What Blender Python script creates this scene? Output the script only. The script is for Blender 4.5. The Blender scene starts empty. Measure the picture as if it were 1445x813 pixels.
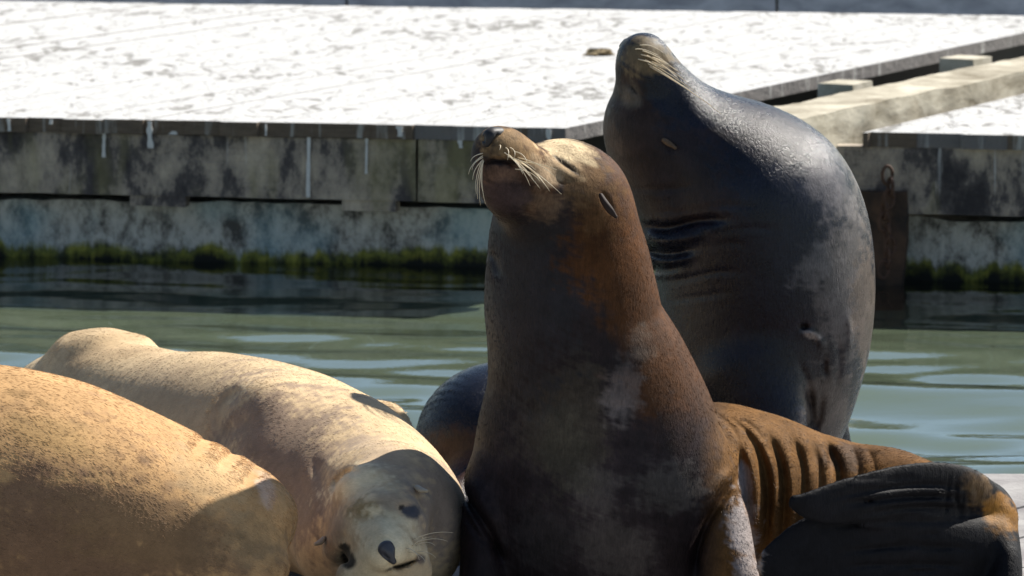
import bpy, math, random, time
import numpy as np
from mathutils import Vector, Matrix

T0 = time.time()
random.seed(7)
RNG = np.random.default_rng(11)
S = bpy.context.scene
COL = S.collection

# ------------------------------------------------------------------ camera
W0, H0, F0 = 1445.0, 813.0, 6300.0            # photograph size and focal length in pixels
CAM_Z, PITCH = 2.24, math.radians(8.18)
cam = bpy.data.cameras.new('camera')
cam.sensor_width = 36.0
cam.lens = 36.0 * F0 / W0
cam.clip_start, cam.clip_end = 0.5, 3000
cam.dof.use_dof = True
cam.dof.focus_distance = 9.35
cam.dof.aperture_fstop = 11
cam_o = bpy.data.objects.new('camera', cam)
cam_o.location = (0, 0, CAM_Z)
cam_o.rotation_euler = (math.pi / 2 - PITCH, 0, 0)
COL.objects.link(cam_o)
S.camera = cam_o

# ------------------------------------------------------------------ light
SUN = np.array([0.575, 0.425, 0.70]); SUN /= np.linalg.norm(SUN)
EL, AZ = math.asin(SUN[2]), math.atan2(SUN[0], SUN[1])
w = bpy.data.worlds.new('World'); S.world = w; w.use_nodes = True
nt = w.node_tree
sky = nt.nodes.new('ShaderNodeTexSky'); sky.sky_type = 'NISHITA'
sky.sun_disc = False; sky.dust_density = 0.4; sky.sun_elevation = EL; sky.sun_rotation = AZ
bg = nt.nodes['Background']; bg.inputs['Strength'].default_value = 0.062
nt.links.new(sky.outputs[0], bg.inputs[0])
sl = bpy.data.lights.new('sun', 'SUN'); sl.energy = 5.0; sl.angle = math.radians(0.53); sl.color = (1, .95, .86)
so = bpy.data.objects.new('sun', sl); COL.objects.link(so)
so.rotation_euler = Vector((-SUN[0], -SUN[1], -SUN[2])).to_track_quat('-Z', 'Y').to_euler()
so.location = (6, 12, 8)
S.view_settings.view_transform = 'Standard'; S.view_settings.look = 'None'
S.view_settings.exposure = 1.1; S.view_settings.gamma = 1
S.render.engine = 'CYCLES'
S.cycles.use_denoising = True

# ------------------------------------------------------------------ pixel helpers
CP, SP = math.cos(PITCH), math.sin(PITCH)
FW = np.array([0, CP, -SP]); UP = np.array([0, SP, CP]); RT = np.array([1., 0, 0]); CC = np.array([0, 0, CAM_Z])
def ray(px, py):
    return FW + RT * ((px - W0 / 2) / F0) - UP * ((py - H0 / 2) / F0)
def at_y(px, py, Y):
    d = ray(px, py); return CC + d * (Y / d[1])
def at_z(px, py, z):
    d = ray(px, py); return CC + d * ((z - CAM_Z) / d[2])
def pxs(p):                                    # pixels per metre at a point
    return F0 / float(np.dot(np.asarray(p) - CC, FW))
def project(P):
    q = P - CC
    dep = q @ FW
    return W0 / 2 + F0 * (q @ RT) / dep, H0 / 2 - F0 * (q @ UP) / dep

# ------------------------------------------------------------------ node helpers
class NT:
    def __init__(s, name):
        s.m = bpy.data.materials.new(name); s.m.use_nodes = True
        s.t = s.m.node_tree; s.b = s.t.nodes['Principled BSDF']; s.out = s.t.nodes['Material Output']
    def n(s, typ, **kw):
        nd = s.t.nodes.new('ShaderNode' + typ)
        for k, v in kw.items():
            if k[0] == '_':
                nd.inputs[int(k[1:])].default_value = v
            elif k in nd.inputs and not hasattr(nd, k): nd.inputs[k].default_value = v
            else: setattr(nd, k, v)
        return nd
    def l(s, a, b): s.t.links.new(a, b)
    def coord(s, scale=(1, 1, 1), kind='Object'):
        tc = s.n('TexCoord'); mp = s.n('Mapping'); mp.inputs['Scale'].default_value = scale
        s.l(tc.outputs[kind], mp.inputs[0]); return mp.outputs[0]
    def noise(s, vec, scale, detail=4, rough=.55, dist=0):
        nd = s.n('TexNoise'); nd.inputs['Scale'].default_value = scale; nd.inputs['Detail'].default_value = detail
        nd.inputs['Roughness'].default_value = rough; nd.inputs['Distortion'].default_value = dist
        s.l(vec, nd.inputs['Vector']); return nd.outputs[0]
    def ramp(s, fac, stops):
        r = s.n('ValToRGB'); e = r.color_ramp.elements
        while len(e) < len(stops): e.new(.5)
        for el, (p, c) in zip(e, stops):
            el.position = p; el.color = (*c, 1) if len(c) == 3 else c
        s.l(fac, r.inputs[0]); return r.outputs[0]
    def mix(s, fac, a, b, mode='MIX'):
        m = s.n('Mix'); m.data_type = 'RGBA'; m.blend_type = mode
        for src, k in ((fac, 0), (a, 6), (b, 7)):
            if hasattr(src, 'links'): s.l(src, m.inputs[k])
            elif k == 0: m.inputs[0].default_value = src
            else: m.inputs[k].default_value = (*src, 1)
        return m.outputs[2]
    def math(s, op, a, b=None, clamp=False):
        m = s.n('Math'); m.operation = op; m.use_clamp = clamp
        for k, src in enumerate((a, b)):
            if src is None: continue
            if hasattr(src, 'links'): s.l(src, m.inputs[k])
            else: m.inputs[k].default_value = src
        return m.outputs[0]
    def bump(s, h, strength, dist, nrm=None):
        b = s.n('Bump'); b.inputs['Strength'].default_value = strength; b.inputs['Distance'].default_value = dist
        s.l(h, b.inputs['Height'])
        if nrm is not None: s.l(nrm, b.inputs['Normal'])
        return b.outputs[0]
    def set(s, **kw):
        for k, v in kw.items():
            i = s.b.inputs[k.replace('_', ' ')]
            if hasattr(v, 'links'): s.l(v, i)
            else: i.default_value = (*v, 1) if isinstance(v, tuple) and len(v) == 3 else v
        return s.m

def simple(name, col, rough=.6, var=.25, scale=30, spec=.4):
    t = NT(name); v = t.coord(); n = t.noise(v, scale, 5)
    c = t.mix(n, tuple(x * (1 - var) for x in col), tuple(min(1, x * (1 + var)) for x in col))
    return t.set(Base_Color=c, Roughness=rough, Specular_IOR_Level=spec, Normal=t.bump(n, .25, .003))

# ------------------------------------------------------------------ object helpers
def tag(o, label=None, cat=None, group=None, kind=None):
    for k, v in (('label', label), ('category', cat), ('group', group), ('kind', kind)):
        if v: o[k] = v
    return o
def link(name, me, mat=None, parent=None):
    o = bpy.data.objects.new(name, me); COL.objects.link(o)
    if mat and not me.materials: me.materials.append(mat)
    if parent: o.parent = parent
    return o
def empty(name, loc=(0, 0, 0)):
    o = bpy.data.objects.new(name, None); o.location = loc; o.empty_display_size = .2; COL.objects.link(o); return o
def np_mesh(name, V, Q, smooth=True):
    me = bpy.data.meshes.new(name)
    V = np.asarray(V, np.float32); Q = np.asarray(Q, np.int32); k = Q.shape[1]
    me.vertices.add(len(V)); me.vertices.foreach_set('co', V.ravel())
    me.loops.add(Q.size); me.loops.foreach_set('vertex_index', Q.ravel())
    me.polygons.add(len(Q)); me.polygons.foreach_set('loop_start', np.arange(0, Q.size, k, dtype=np.int32))
    me.polygons.foreach_set('use_smooth', np.full(len(Q), smooth))
    me.update(calc_edges=True); return me
def vnoise(P, scale, seed, octaves=3):                # cheap smooth noise from plane waves
    r = np.random.default_rng(seed); out = np.zeros(len(P)); a = 1.; tot = 0
    for o in range(octaves):
        for _ in range(4):
            k = r.normal(size=3); k /= np.linalg.norm(k)
            out += a * np.sin(P @ (k * scale * 2 ** o * r.uniform(.7, 1.4)) + r.uniform(0, 6.28)); tot += a
        a *= .55
    return out / tot * 1.8
def tube_mesh(name, pts, radii, n=6):
    pts = [Vector(p) for p in pts]; V = []; Fc = []
    for i, p in enumerate(pts):
        t = (pts[min(i + 1, len(pts) - 1)] - pts[max(i - 1, 0)]).normalized()
        a = t.orthogonal().normalized() if i == 0 else (prev - t * prev.dot(t)).normalized()
        prev = a; b = t.cross(a)
        for k in range(n):
            th = 2 * math.pi * k / n
            V.append(p + (a * math.cos(th) + b * math.sin(th)) * radii[i])
    for i in range(len(pts) - 1):
        for k in range(n):
            Fc.append((i * n + k, i * n + (k + 1) % n, (i + 1) * n + (k + 1) % n, (i + 1) * n + k))
    Fc.append(tuple(range(n))[::-1]); Fc.append(tuple(range((len(pts) - 1) * n, len(pts) * n)))
    me = bpy.data.meshes.new(name); me.from_pydata([tuple(v) for v in V], [], Fc)
    for p in me.polygons: p.use_smooth = True
    return me

# ================================================================== materials of the place
def mat_water():
    # reflecting skin of the water; what passes it is seen on the murky body a hand below
    t = NT('water_surface'); n2 = t.noise(t.coord((6, 14, 1)), 1.5, 4, .6)
    nr = t.bump(n2, .10, .010)
    g = t.n('BsdfGlossy'); g.inputs['Roughness'].default_value = .012; t.l(nr, g.inputs['Normal'])
    tr = t.n('BsdfTransparent'); tr.inputs[0].default_value = (.93, .97, .93, 1)
    ge = t.n('NewGeometry'); dt = t.n('VectorMath'); dt.operation = 'DOT_PRODUCT'; t.l(ge.outputs['Incoming'], dt.inputs[0]); t.l(nr, dt.inputs[1])
    cs = t.math('SUBTRACT', 1.0, t.math('ABSOLUTE', dt.outputs['Value']), True)
    fr = t.math('ADD', .045, t.math('MULTIPLY', t.math('POWER', cs, 3.6), .955), True)     # Schlick
    mx = t.n('MixShader'); t.l(fr, mx.inputs[0]); t.l(tr.outputs[0], mx.inputs[1]); t.l(g.outputs[0], mx.inputs[2])
    t.l(mx.outputs[0], t.out.inputs['Surface']); return t.m
def mat_murk():
    t = NT('murky_water_body'); v = t.coord((1, 1, 1))
    n = t.noise(v, .9, 4, .6)
    c = t.mix(n, (.078, .094, .066), (.108, .126, .090))
    return t.set(Base_Color=c, Roughness=1.0, Specular_IOR_Level=0.0)
def mat_guano_plank():
    # salt- and dropping-whitened timber top; bare grey wood on ends and edges
    t = NT('whitened_plank'); v = t.coord((1, 1, 1), 'Object')
    geo = t.n('NewGeometry'); sep = t.n('SeparateXYZ'); t.l(geo.outputs['True Normal'], sep.inputs[0])
    up = t.math('GREATER_THAN', sep.outputs[2], .7)
    mp = t.n('Mapping'); mp.inputs['Rotation'].default_value = (0, 0, math.radians(-28)); mp.inputs['Scale'].default_value = (9, 3.2, 5)
    t.l(v, mp.inputs[0])
    spots = t.noise(mp.outputs[0], 1.6, 7, .68, .6)
    fine = t.noise(v, 34, 5, .6)
    big = t.noise(v, 1.1, 3)
    white = t.mix(fine, (.34, .34, .335), (.50, .495, .485))
    dirt = t.ramp(t.math('ADD', spots, t.math('MULTIPLY', t.math('SUBTRACT', big, .27), .40)), [(.42, (1, 1, 1)), (.485, (.8,) * 3), (.535, (.0,) * 3)])
    top = t.mix(t.math('MULTIPLY', dirt, .85), white, (.15, .143, .13))
    g = t.noise(t.coord((4, 4, 40)), 3, 6, .7)
    drip = t.ramp(t.noise(t.coord((9, 9, .8)), 2.2, 4, .6), [(.56, (0, 0, 0)), (.66, (1, 1, 1))])
    oi = t.n('ObjectInfo')
    end = t.mix(g, (.035, .028, .023), (.17, .13, .095))
    end = t.mix(t.math('MULTIPLY', t.math('GREATER_THAN', oi.outputs['Random'], .72), .6), end, (.15, .15, .155))
    end = t.mix(t.math('MULTIPLY', drip, .7), end, (.36, .36, .34))
    return t.set(Base_Color=t.mix(up, end, top), Roughness=.9, Specular_IOR_Level=.2,
                 Normal=t.bump(t.math('ADD', spots, t.math('MULTIPLY', fine, .4)), .8, .02))
def mat_fascia():
    t = NT('weathered_fascia'); v = t.coord((1.2, 1.2, 1.2))
    stain = t.noise(t.coord((2.6, 2.6, 1.5)), 1.9, 8, .72, .08)
    c = t.ramp(stain, [(.36, (.035, .032, .034)), (.45, (.085, .075, .072)), (.50, (.24, .205, .17)), (.62, (.44, .375, .29))])
    ol = t.noise(t.coord((3.3, 3.3, .9)), 1.8, 3)
    c = t.mix(t.math('MULTIPLY', t.ramp(ol, [(.52, (0, 0, 0)), (.68, (1, 1, 1))]), .55), c, (.24, .215, .10))
    streak = t.ramp(t.noise(t.coord((11, 11, .45)), 1.7, 4, .6, .2), [(.645, (0, 0, 0)), (.70, (1, 1, 1))])
    c = t.mix(t.math('MULTIPLY', streak, .75), c, (.5, .5, .49))
    gr = t.noise(t.coord((2, 2, 60)), 2.5, 6, .7)
    c = t.mix(.35, c, t.mix(gr, (.3, .3, .3), (1, 1, 1)), 'MULTIPLY')
    return t.set(Base_Color=c, Roughness=.85, Specular_IOR_Level=.25, Normal=t.bump(t.math('ADD', gr, stain), .5, .012))
def mat_pontoon():
    t = NT('algae_pontoon'); v = t.coord()
    tc = t.n('NewGeometry'); sep = t.n('SeparateXYZ'); t.l(tc.outputs['Position'], sep.inputs[0])
    n = t.noise(t.coord((5.5, 5.5, 3.6)), 2.4, 8, .74, .05)
    n2 = t.noise(t.coord((1, 1, 1)), 2.0, 3)
    c = t.ramp(n, [(.38, (.075, .072, .065)), (.46, (.26, .25, .22)), (.55, (.46, .45, .40)), (.70, (.60, .58, .52))])
    c = t.mix(t.math('MULTIPLY', t.ramp(n2, [(.52, (0, 0, 0)), (.66, (1, 1, 1))]), .5), c, (.26, .42, .46))
    dr = t.noise(t.coord((9, 9, 1.6)), 2.2, 5, .65)
    dr2 = t.noise(t.coord((1, 1, .3)), 3.1, 3, .6)
    zz = t.math('SUBTRACT', sep.outputs[2], t.math('MULTIPLY', t.math('SUBTRACT', dr, .5), .12))
    zz = t.math('SUBTRACT', zz, t.math('MULTIPLY', t.math('SUBTRACT', dr2, .5), .16))
    alg = t.ramp(zz, [(.02, (1, 1, 1)), (.045, (.95,) * 3), (.07, (0, 0, 0))])
    ac = t.ramp(t.noise(v, 16, 5, .6), [(.35, (.03, .034, .012)), (.50, (.14, .145, .02)), (.64, (.28, .26, .035))])
    low = t.ramp(zz, [(.0, (1, 1, 1)), (.035, (0, 0, 0))])
    c = t.mix(alg, c, ac); c = t.mix(low, c, (.010, .011, .008))
    return t.set(Base_Color=c, Roughness=.8, Specular_IOR_Level=.3, Normal=t.bump(t.math('ADD', n, t.math('MULTIPLY', t.noise(v, 40, 5), .4)), .9, .03))
def mat_wood(name, a, b, sc=(3, 3, 3), bump=.5):
    t = NT(name); v = t.coord(sc); n = t.noise(v, 2.5, 7, .65, .4); f = t.noise(t.coord(), 60, 4)
    return t.set(Base_Color=t.mix(t.ramp(n, [(.35, (0,) * 3), (.65, (1,) * 3)]), a, b), Roughness=.85, Specular_IOR_Level=.25,
                 Normal=t.bump(t.math('ADD', n, t.math('MULTIPLY', f, .4)), bump, .01))
M_WATER, M_PLANK, M_FASCIA, M_PONT = mat_water(), mat_guano_plank(), mat_fascia(), mat_pontoon()
M_BEAM = mat_wood('bleached_beam', (.16, .135, .09), (.48, .44, .35), (1.5, 1.5, 4))
M_BLOCK = mat_wood('bleached_block', (.30, .27, .2), (.5, .46, .38))
M_DECK = mat_wood('wet_grey_deck', (.16, .15, .15), (.29, .28, .27), (2, 2, 2))
M_RUST = simple('rusty_iron', (.06, .03, .018), .8, .5, 40)
M_RUSTW = mat_wood('rust_stained_timber', (.02, .016, .014), (.085, .05, .032), (4, 4, 4))
M_DARK = simple('dark_understructure', (.02, .019, .018), .9)

# ================================================================== water
def build_water():
    def axis(parts):
        a = [np.arange(s, e, st) for s, e, st in parts]; return np.unique(np.round(np.concatenate(a), 4))
    xs = axis([(-400, -20, 40), (-20, -4, 1.0), (-4, 4.001, .035), (5, 20, 1.0), (20, 401, 40)])
    ys = axis([(-60, 8, 4), (8, 10.5, .25), (10.5, 16.6, .02), (16.6, 24, .2), (24, 60, 3), (60, 801, 60)])
    X, Y = np.meshgrid(xs, ys); Z = np.zeros_like(X)
    r = np.random.default_rng(5)
    for lam, amp, cnt in ((1.9, .016, 4), (.95, .012, 6), (.5, .0080, 8), (.22, .0022, 10)):
        for _ in range(cnt):
            th = r.normal(1.5, .30); l = lam * r.uniform(.75, 1.3); k = 2 * math.pi / l
            Z += amp / math.sqrt(cnt) * 1.5 * np.sin(k * (X * math.cos(th) + Y * math.sin(th)) + r.uniform(0, 6.28))
    env = .28 + .72 * np.clip((15.1 - Y) / 3.0, 0, 1)
    fade = ((np.abs(X) < 4.2) & (Y > 10) & (Y < 17)) * env
    Z *= fade
    V = np.stack([X, Y, Z], -1).reshape(-1, 3)
    nx, ny = len(xs), len(ys); i = np.arange(nx * ny).reshape(ny, nx)
    Q = np.stack([i[:-1, :-1], i[:-1, 1:], i[1:, 1:], i[1:, :-1]], -1).reshape(-1, 4)
    tag(link('water', np_mesh('water', V, Q), M_WATER), kind='structure')
    xs2 = np.array([-400, -40, -8, 8, 40, 400.]); ys2 = np.array([-60, 0, 8, 24, 60, 800.]); X, Y = np.meshgrid(xs2, ys2)
    i = np.arange(36).reshape(6, 6); Q = np.stack([i[:-1, :-1], i[:-1, 1:], i[1:, 1:], i[1:, :-1]], -1).reshape(-1, 4)
    tag(link('murky_water_body', np_mesh('murky_water_body', np.stack([X, Y, X * 0 - .09], -1).reshape(-1, 3), Q), mat_murk()), kind='structure')
build_water()

# ================================================================== floating docks
def clip_poly(poly, p, n):                            # keep side where (x-p).n >= 0
    out = []
    for i in range(len(poly)):
        a, b = poly[i], poly[(i + 1) % len(poly)]
        da, db = np.dot(a - p, n), np.dot(b - p, n)
        if da >= 0: out.append(a)
        if da * db < 0: out.append(a + (b - a) * (da / (da - db)))
    return out
def prism(name, poly, z0, z1, bev=.0):
    n = len(poly); c = sum(poly) / n
    rings = [(z0, 0), (z1 - bev, 0), (z1, bev)] if bev else [(z0, 0), (z1, 0)]
    V = []
    for z, ins in rings:
        for p in poly:
            q = p + (c - p) / max(np.linalg.norm(c - p), 1e-6) * ins * 1.4
            V.append((q[0], q[1], z))
    Fc = [tuple(range(n))[::-1], tuple(range((len(rings) - 1) * n, len(rings) * n))]
    for r in range(len(rings) - 1):
        for i in range(n):
            j = (i + 1) % n
            Fc.append((r * n + i, r * n + j, (r + 1) * n + j, (r + 1) * n + i))
    me = bpy.data.meshes.new(name); me.from_pydata(V, [], Fc); return me
def planks(parent, poly, d, width, gap, ztop, th, mat, jit=.004, ejit=.012, seed=1, bev=.004):
    r = random.Random(seed)
    d = np.array(d) / np.linalg.norm(d); nrm = np.array([-d[1], d[0]])
    pr = [float(np.dot(p, nrm)) for p in poly]; a = min(pr)
    while a < max(pr):
        b = a + width * r.uniform(.93, 1.07)
        q = clip_poly(clip_poly(list(poly), nrm * a, nrm), nrm * (b - gap), -nrm)
        if len(q) >= 3:
            sh = d * r.uniform(-ejit, ejit)
            q = [p + sh for p in q]
            dz = r.uniform(-jit, jit)
            link('plank', prism('plank', q, ztop - th + dz, ztop + dz, bev), mat, parent)
        a = b
def rough_box(name, a, b, thick, z0, z1, mat, parent, amp=.006, step=.04, seed=1, bulge=0.):
    """upright slab between plan points a and b (front face), thick going back; surface roughened"""
    a, b = np.array(a, float), np.array(b, float); L = np.linalg.norm(b - a); d = (b - a) / L; nb = np.array([-d[1], d[0]])
    nu = max(2, int(L / step)); nv = max(2, int((z1 - z0) / step)); nw = 2
    V = []; idx = {}; Q = []
    def vid(i, j, k):
        key = (i, j, k)
        if key not in idx:
            p = a + d * (L * i / nu) + nb * (thick * k / nw); idx[key] = len(V); V.append((p[0], p[1], z0 + (z1 - z0) * j / nv))
        return idx[key]
    for i in range(nu):
        for j in range(nv):
            Q.append((vid(i, j, 0), vid(i + 1, j, 0), vid(i + 1, j + 1, 0), vid(i, j + 1, 0)))
            Q.append((vid(i, j, nw), vid(i, j + 1, nw), vid(i + 1, j + 1, nw), vid(i + 1, j, nw)))
    for k in range(nw):
        for j in range(nv):
            Q.append((vid(0, j, k), vid(0, j + 1, k), vid(0, j + 1, k + 1), vid(0, j, k + 1)))
            Q.append((vid(nu, j, k), vid(nu, j, k + 1), vid(nu, j + 1, k + 1), vid(nu, j + 1, k)))
        for i in range(nu):
            Q.append((vid(i, 0, k), vid(i, 0, k + 1), vid(i + 1, 0, k + 1), vid(i + 1, 0, k)))
            Q.append((vid(i, nv, k), vid(i + 1, nv, k), vid(i + 1, nv, k + 1), vid(i, nv, k + 1)))
    V = np.array(V)
    n = np.stack([vnoise(V, 16, seed + q, 3) for q in range(3)], -1) * amp
    n[:, 2] *= .6
    V2 = V + n
    me = np_mesh(name, V2, Q, True); me.set_sharp_from_angle(angle=math.radians(42))
    return link(name, me, mat, parent)

M_DROP = simple('bird_droppings', (.44, .44, .43), .9, .2, 40, .2)
def droppings(parent, base, spots, seed):
    # dried white runs, thin crusts down the front of the planks and boards: (along edge m, width m, z top, z bottom, proud m)
    r = random.Random(seed); V = []; Fc = []
    for u, wd, zt, zb, pr in spots:
        k = 7; o = len(V); ph = r.uniform(0, 6)
        for i in range(k):
            t = i / (k - 1); z = zt + (zb - zt) * t; hw = wd / 2 * (1 - .2 * t) * r.uniform(.6, 1.3); off = .12 * wd * math.sin(ph + 3 * t)
            for sg in (-1, 1):
                for dp in (0, .0025):
                    p = base + E1 * (u + off + sg * hw) - E2 * (pr + dp); V.append((p[0], p[1], z))
        for i in range(k - 1):
            a = o + 4 * i; b = a + 4
            Fc += [(a + 1, a + 3, b + 3, b + 1), (a, b, b + 2, a + 2), (a, a + 1, b + 1, b), (a + 3, a + 2, b + 2, b + 3)]
        Fc += [(o, o + 2, o + 3, o + 1), (b, b + 1, b + 3, b + 2)]
    me = bpy.data.meshes.new('dropping_streaks'); me.from_pydata(V, [], Fc)
    f = link('dropping_streaks', me, M_DROP, parent); f['kind'] = 'stuff'
E1 = np.array([.984, -.178]); E2 = np.array([.465, .885]); ZB = .54
A0 = np.array([.19, 15.83])                           # front right corner of the long float
def build_back_dock():
    root = empty('floating_dock', (A0[0] - 2, A0[1] + 2, 0))
    root.matrix_world = Matrix.Translation(root.location)
    tag(root, 'long weathered floating dock with whitened plank top across the water, behind the sea lions', 'dock')
    inv = Matrix.Translation(-root.location)
    fl = A0 - E1 * 6.2
    bk = 5.45
    poly = [fl, A0, A0 + E2 * bk, fl + E2 * bk]
    planks(root, poly, E2, .137, .0012, ZB, .052, M_PLANK, .0012, .014, seed=3, bev=0)
    # fascia timbers butted end to end
    o = E2 * .02
    cuts = [-6.15, -3.42, -.55, -.03]
    fr = A0 + o
    for i in range(3):
        a, b = fr + E1 * (cuts[i] + .004), fr + E1 * (cuts[i + 1] - .004)
        rough_box('fascia_board', a, b, .07, .262, .485, M_FASCIA, root, .003, .04, 20 + i)
    for u, wd in ((-1.62, .21), (-.83, .20), (-2.9, .2)):
        rough_box('splice_block', fr + E1 * u + E2 * .01, fr + E1 * (u + wd), .06, .222, .262, M_FASCIA, root, .003, .03, 31)
    r = random.Random(12); sp = []; u = -.06
    while u > -6:
        if r.random() < .6: sp.append((u + r.uniform(-.03, .03), r.uniform(.006, .022), .537, r.choice((.492, .495, .50, .52, .44)), .016))
        u -= r.uniform(.12, .16)
    for px, wd, zb in ((433, .017, .27), (518, .010, .36), (130, .014, .40), (655, .016, .46), (233, .03, .50)):
        q = at_y(px, 200, 16.0)[:2]; u = float(np.dot(q - A0, E1)); sp.append((u, wd, .488, zb, -.013))
    droppings(root, A0, sp, 5)
    # side fascia set back under the right edge, near-black to paint the gap's shade
    sd = A0 + E2 * .07
    rough_box('side_fascia_board', sd + E2 * .03 - E1 * .28, sd + E2 * (bk - .1) - E1 * .28, .07, .27, .49, M_DARK, root, .003, .06, 40)
    # pontoons
    g = A0 + E2 * .16
    for i, (u0, u1) in enumerate(((-6.1, -3.2), (-3.16, -.06))):
        rough_box('pontoon', g + E1 * u0, g + E1 * u1, 4.6, -.4, .225, M_PONT, root, .016, .035 if i else .07, 50 + i)
    for c in list(root.children):
        c.matrix_parent_inverse = inv
    return root
back_dock = build_back_dock()

B0 = np.array([1.245, 15.70])
def build_right_dock():
    root = empty('floating_dock', (B0[0] + 1.5, B0[1] + 2, 0)); inv = Matrix.Translation(-root.location)
    tag(root, 'shorter floating dock corner with a rusty chain, beyond the diagonal timber walkway beam', 'dock')
    poly = [B0, B0 + E1 * 4, B0 + E1 * 4 + E2 * 5, B0 + E2 * 5]
    planks(root, poly, E2, .15, .0012, ZB, .052, M_PLANK, .0012, .014, seed=9, bev=0)
    fr = B0 + E2 * .02
    rough_box('fascia_board', fr - E1 * .105, fr + E1 * 1.9, .07, .25, .488, M_FASCIA, root, .004, .035, 61)
    rough_box('fascia_board', fr + E1 * 1.91, fr + E1 * 3.95, .07, .25, .488, M_FASCIA, root, .004, .05, 62)
    rough_box('side_fascia_board', fr + E2 * .08 + E1 * .04, fr + E2 * 4.9 + E1 * .04, -.07, .26, .488, M_FASCIA, root, .003, .06, 63)
    g = B0 + E2 * .16
    rough_box('pontoon', g - E1 * .04, g + E1 * 3.9, 4.5, -.4, .215, M_PONT, root, .018, .035, 64)
    rough_box('fender_timber', B0 + E1 * -.02 - E2 * .03, B0 + E1 * .16 - E2 * .03, .07, -.15, .33, M_RUSTW, root, .01, .03, 65)
    for c in list(root.children): c.matrix_parent_inverse = inv
    # chain hanging on the corner
    ch = empty('rusty_chain', (B0[0] + .08, B0[1] - .09, .12)); ci = Matrix.Translation(-ch.location)
    tag(ch, 'rusty chain hanging down the corner of the shorter dock', 'chain')
    for i in range(9):
        z = .40 - i * .042; c = np.array([B0[0] + .075 + .012 * math.sin(i * 1.3), B0[1] - .105, z])
        pts = []
        for k in range(17):
            th = 2 * math.pi * k / 16; u = .019 * math.cos(th); v = .032 * math.sin(th)
            if i % 2: pts.append((c[0] + u * .35, c[1] - u * .9, c[2] + v))
            else: pts.append((c[0] + u * .95, c[1] + u * .2, c[2] + v))
        link('chain_link', tube_mesh('chain_link', pts, [.0065] * 17, 6), M_RUST, ch).matrix_parent_inverse = ci
build_right_dock()

def build_beam():
    # long timber beam between the two docks, propped on blocks
    p0 = at_z(1085, 152, .60); p1 = at_z(1445, 80, .60)
    d = (p1 - p0)[:2]; d /= np.linalg.norm(d)
    a = p0[:2] - d * .9; b = p1[:2] + d * 1.5
    root = empty('timber_beam', (a[0], a[1], .3)); inv = Matrix.Translation(-root.location)
    tag(root, 'bleached heavy timber beam running diagonally between the two docks', 'beam')
    rough_box('beam', b, a, .26, .28, .60, M_BEAM, root, .010, .05, 70)
    n = np.array([-d[1], d[0]])
    for px, py in ((1185, 112), (1355, 77)):
        q = at_z(px, py, .56)[:2]
        rough_box('spacer_block', q - d * .09 + n * -.10, q + d * .09 + n * -.10, .15, .36, .55, M_BLOCK, root, .004, .03, 71)
    for c in list(root.children): c.matrix_parent_inverse = inv
build_beam()

def build_far_dock():
    root = empty('floating_dock', (0, 25, 0)); inv = Matrix.Translation(-root.location)
    tag(root, 'distant dark grey dock side along the far edge of the whitened planks', 'dock')
    a = np.array([-8., 26.0]); b = np.array([8., 23.2])
    d = (b - a) / np.linalg.norm(b - a); nb = np.array([-d[1], d[0]])
    L = np.linalg.norm(b - a); k = 0; u = 0
    M = mat_wood('far_fascia', (.30, .29, .31), (.52, .50, .52), (2, 2, 5))
    while u < L:
        rough_box('fascia_board', a + d * u, a + d * (u + 2.38), .08, .18, .62, M, root, .004, .15, 80 + k); u += 2.4; k += 1
    poly = [a - nb * .03, b - nb * .03, b + nb * 3, a + nb * 3]
    planks(root, poly, nb, .30, .006, .67, .045, M_PLANK, seed=21)
    rough_box('pontoon', a + nb * .2, b + nb * .2, 2.6, -.4, .17, M_PONT, root, .01, .2, 90)
    for c in list(root.children): c.matrix_parent_inverse = inv
build_far_dock()

def build_clumps():
    for k, (px, py, r) in enumerate(((846, 78, .045),)):
        p = at_z(px, py, ZB); n = 10; V = []; Fc = []
        for i in range(7):
            for j in range(n):
                a = 2 * math.pi * j / n; t = i / 6 * math.pi / 2; q = np.array([math.cos(a) * math.cos(t) * 1.5, math.sin(a) * math.cos(t) * 1.2, math.sin(t) * .55])
                q *= r * (1 + .35 * math.sin(3.1 * a + 2 * k + i) * math.cos(2.3 * i + a)); V.append((p[0] + q[0], p[1] + q[1], ZB + .001 + q[2]))
        for i in range(6):
            for j in range(n): Fc.append((i * n + j, i * n + (j + 1) % n, (i + 1) * n + (j + 1) % n, (i + 1) * n + j))
        me = bpy.data.meshes.new('debris_clump'); me.from_pydata(V, [], Fc)
        o = link('debris_clump', me, M_CLUMP)
        tag(o, 'small brown clump of dried debris on the whitened planks of the long dock', 'debris')
M_CLUMP = simple('dried_debris', (.16, .12, .06), .9, .5, 60)
build_clumps()

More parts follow.
